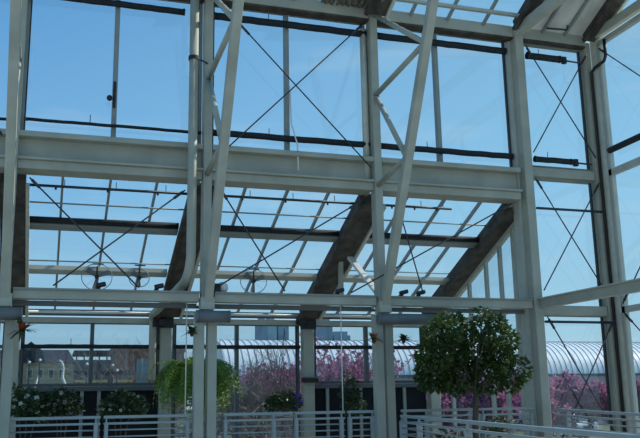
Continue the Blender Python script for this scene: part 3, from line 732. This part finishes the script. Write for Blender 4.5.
# barrel-roofed greenhouse
POLY = mat('polycarbonate', (.80, .84, .86), .3, .06, .4); RIB = mat('greenhouse_rib', (.22, .25, .27), .5, .1, 1.)
GW = mat('greenhouse_wall', (.45, .36, .38), .8, .1, .5)
Yg, xa, xb, zw = 75, 15, 95, 3.75
t = thing('barrel_greenhouse', 'long white greenhouse with ribbed barrel roof beyond the blossom', 'greenhouse', (50, Yg, GZ))
prof = [(Yg+5.6-5.6*math.cos(a*math.pi/24), zw+3.75*math.sin(a*math.pi/24)) for a in range(25)]
m = MB(); n = len(prof)
m.add([(x, y, z) for x in (xa, xb) for y, z in prof], [(i, i+1, n+i+1, n+i) for i in range(n-1)]); m.build('barrel_roof', POLY, t, smooth=True)
m = MB()
k = 0
x = xa
while x <= xb:
    m.tube([(x, y, z+.02) for y, z in prof[:16]], .04, 4); x += .62
m.build('roof_ribs', RIB, t)
MB().box((xa, Yg, GZ), (xb, Yg+.2, zw)).build('side_wall', GW, t)
MB().box((xa, Yg-.15, zw-.1), (xb, Yg+.1, zw+.15)).build('gutter', GREYW, t)
MB().prism([(xa, y, z) for y, z in prof]+[(xa, Yg+11.2, GZ), (xa, Yg, GZ)], (.2, 0, 0)).build('gable_wall', POLY, t)

# city towers in the haze
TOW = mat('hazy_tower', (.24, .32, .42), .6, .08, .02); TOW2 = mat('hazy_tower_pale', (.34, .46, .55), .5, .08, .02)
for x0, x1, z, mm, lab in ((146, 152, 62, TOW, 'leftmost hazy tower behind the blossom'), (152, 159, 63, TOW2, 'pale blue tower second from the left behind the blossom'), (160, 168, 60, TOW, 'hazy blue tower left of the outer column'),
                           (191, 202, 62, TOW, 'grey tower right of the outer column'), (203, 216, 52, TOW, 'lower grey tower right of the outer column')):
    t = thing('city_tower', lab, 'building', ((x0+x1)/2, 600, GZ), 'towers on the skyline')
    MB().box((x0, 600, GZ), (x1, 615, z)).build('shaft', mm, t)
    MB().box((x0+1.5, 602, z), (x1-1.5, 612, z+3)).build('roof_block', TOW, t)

# parked car, seen from the front
CARW = mat('car_paint', (.62, .64, .66), .25, .04, 2.); TYRE = mat('tyre', (.015, .015, .015), .8, .2, 9.)
def car(x, y, lab):
    t = thing('parked_car', lab, 'car', (x, y, GZ))
    def sec(w, z, yy): return [(x-w, yy, z), (x+w, yy, z)]
    m = MB()
    prof = [(0, -.9), (0, -.35), (.15, -.28), (1.05, -.2), (1.75, .28), (3.1, .30), (3.9, -.15), (4.3, -.2), (4.3, -.9)]
    m.prism([(x-.86, y+a, b) for a, b in prof], (1.72, 0, 0)); m.build('body', CARW, t, bevel=.08)
    MB().prism([(x-.68, y+1.06, -.17), (x+.68, y+1.06, -.17), (x+.56, y+1.68, .24), (x-.56, y+1.68, .24)], (0, -.02, .02)).build('windscreen', WINM, t)
    for s in (-1, 1):
        MB().box((x+s*.6-.16, y-.03, -.56), (x+s*.6+.16, y+.05, -.42)).build('headlight', WHITE, t, bevel=.02)
        for yy in (.8, 3.4): MB().tube([(x+s*.72, y+yy, GZ+.32), (x+s*.9, y+yy, GZ+.32)], .32, 18).build('wheel', TYRE, t)
    MB().box((x-.4, y-.03, -.66), (x+.4, y+.03, -.5)).build('grille', BLACK, t)
car(35.5, 51, 'white parked car below the blossom in the narrow bay')

# ------------------------------------------------------------------ sky and sun
SUN = V((.74, .04, .66)).normalized()
w = bpy.data.worlds.new('sky'); S.world = w; w.use_nodes = True
n, l = w.node_tree.nodes, w.node_tree.links
bg = n['Background']
tc = n.new('ShaderNodeTexCoord'); nm = n.new('ShaderNodeVectorMath'); nm.operation = 'NORMALIZE'
l.new(tc.outputs['Generated'], nm.inputs[0])
sp = n.new('ShaderNodeSeparateXYZ'); l.new(nm.outputs[0], sp.inputs[0])
r = n.new('ShaderNodeValToRGB'); l.new(sp.outputs['Z'], r.inputs[0])
e = r.color_ramp.elements
e[0].position = 0; e[0].color = (.46, .62, .70, 1)
e[1].position = 1; e[1].color = (.05, .17, .50, 1)
for p, c in ((.08, (.37, .61, .77)), (.24, (.235, .52, .82)), (.45, (.105, .325, .66))):
    q = e.new(p); q.color = (*c, 1)
dt = n.new('ShaderNodeVectorMath'); dt.operation = 'DOT_PRODUCT'; dt.inputs[1].default_value = SUN
l.new(nm.outputs[0], dt.inputs[0])
mr = n.new('ShaderNodeMapRange'); mr.inputs[1].default_value = .2; mr.inputs[2].default_value = 1.0; mr.inputs[3].default_value = 0; mr.inputs[4].default_value = .5
l.new(dt.outputs['Value'], mr.inputs[0])
mx = n.new('ShaderNodeMix'); mx.data_type = 'RGBA'
l.new(mr.outputs[0], mx.inputs[0]); l.new(r.outputs[0], mx.inputs[6]); mx.inputs[7].default_value = (.48, .84, .95, 1)
# thin wisps of high cloud
mp = n.new('ShaderNodeMapping'); mp.inputs['Scale'].default_value = (1.6, 1.6, 9); mp.inputs['Rotation'].default_value = (.12, .25, 0)
cn = n.new('ShaderNodeTexNoise'); cn.inputs['Scale'].default_value = 2.2; cn.inputs['Detail'].default_value = 6
l.new(nm.outputs[0], mp.inputs[0]); l.new(mp.outputs[0], cn.inputs['Vector'])
cr_ = n.new('ShaderNodeMapRange'); cr_.inputs[1].default_value = .55; cr_.inputs[2].default_value = .85; cr_.inputs[4].default_value = .45
l.new(cn.outputs['Fac'], cr_.inputs[0])
mc = n.new('ShaderNodeMix'); mc.data_type = 'RGBA'
l.new(cr_.outputs[0], mc.inputs[0]); l.new(mx.outputs[2], mc.inputs[6]); mc.inputs[7].default_value = (.62, .78, .86, 1)
l.new(mc.outputs[2], bg.inputs[0]); bg.inputs[1].default_value = 1.0
sl = bpy.data.lights.new('sun', 'SUN'); sl.energy = 4.2; sl.angle = .009; sl.color = (1, .95, .86)
so = bpy.data.objects.new('sun', sl); COL.objects.link(so)
so.rotation_euler = (-SUN).to_track_quat('-Z', 'Y').to_euler(); so.location = SUN*40

# ------------------------------------------------------------------ camera
F, yaw, pit, rol = 841.57, 0.31232464, 0.21741804, -0.01845573
f = V((math.sin(yaw)*math.cos(pit), math.cos(yaw)*math.cos(pit), math.sin(pit))); rt = V((math.cos(yaw), -math.sin(yaw), 0)); up = rt.cross(f)
cr, sr = math.cos(rol), math.sin(rol)
R, U = cr*rt+sr*up, -sr*rt+cr*up
cd = bpy.data.cameras.new('camera'); cd.sensor_width = 36; cd.lens = F/640*36; cd.clip_end = 2000; cd.clip_start = .05
co = bpy.data.objects.new('camera', cd); COL.objects.link(co)
M = Matrix((R, U, -f)).transposed().to_4x4(); M.translation = V((0, 0, 1.25)); co.matrix_world = M
S.camera = co
for o in bpy.data.objects:
    if '_o' in o: del o['_o']
vs = S.view_settings
vs.view_transform = 'Standard'; vs.look = 'None'; vs.gamma = 1; vs.use_curve_mapping = False; vs.exposure = 0
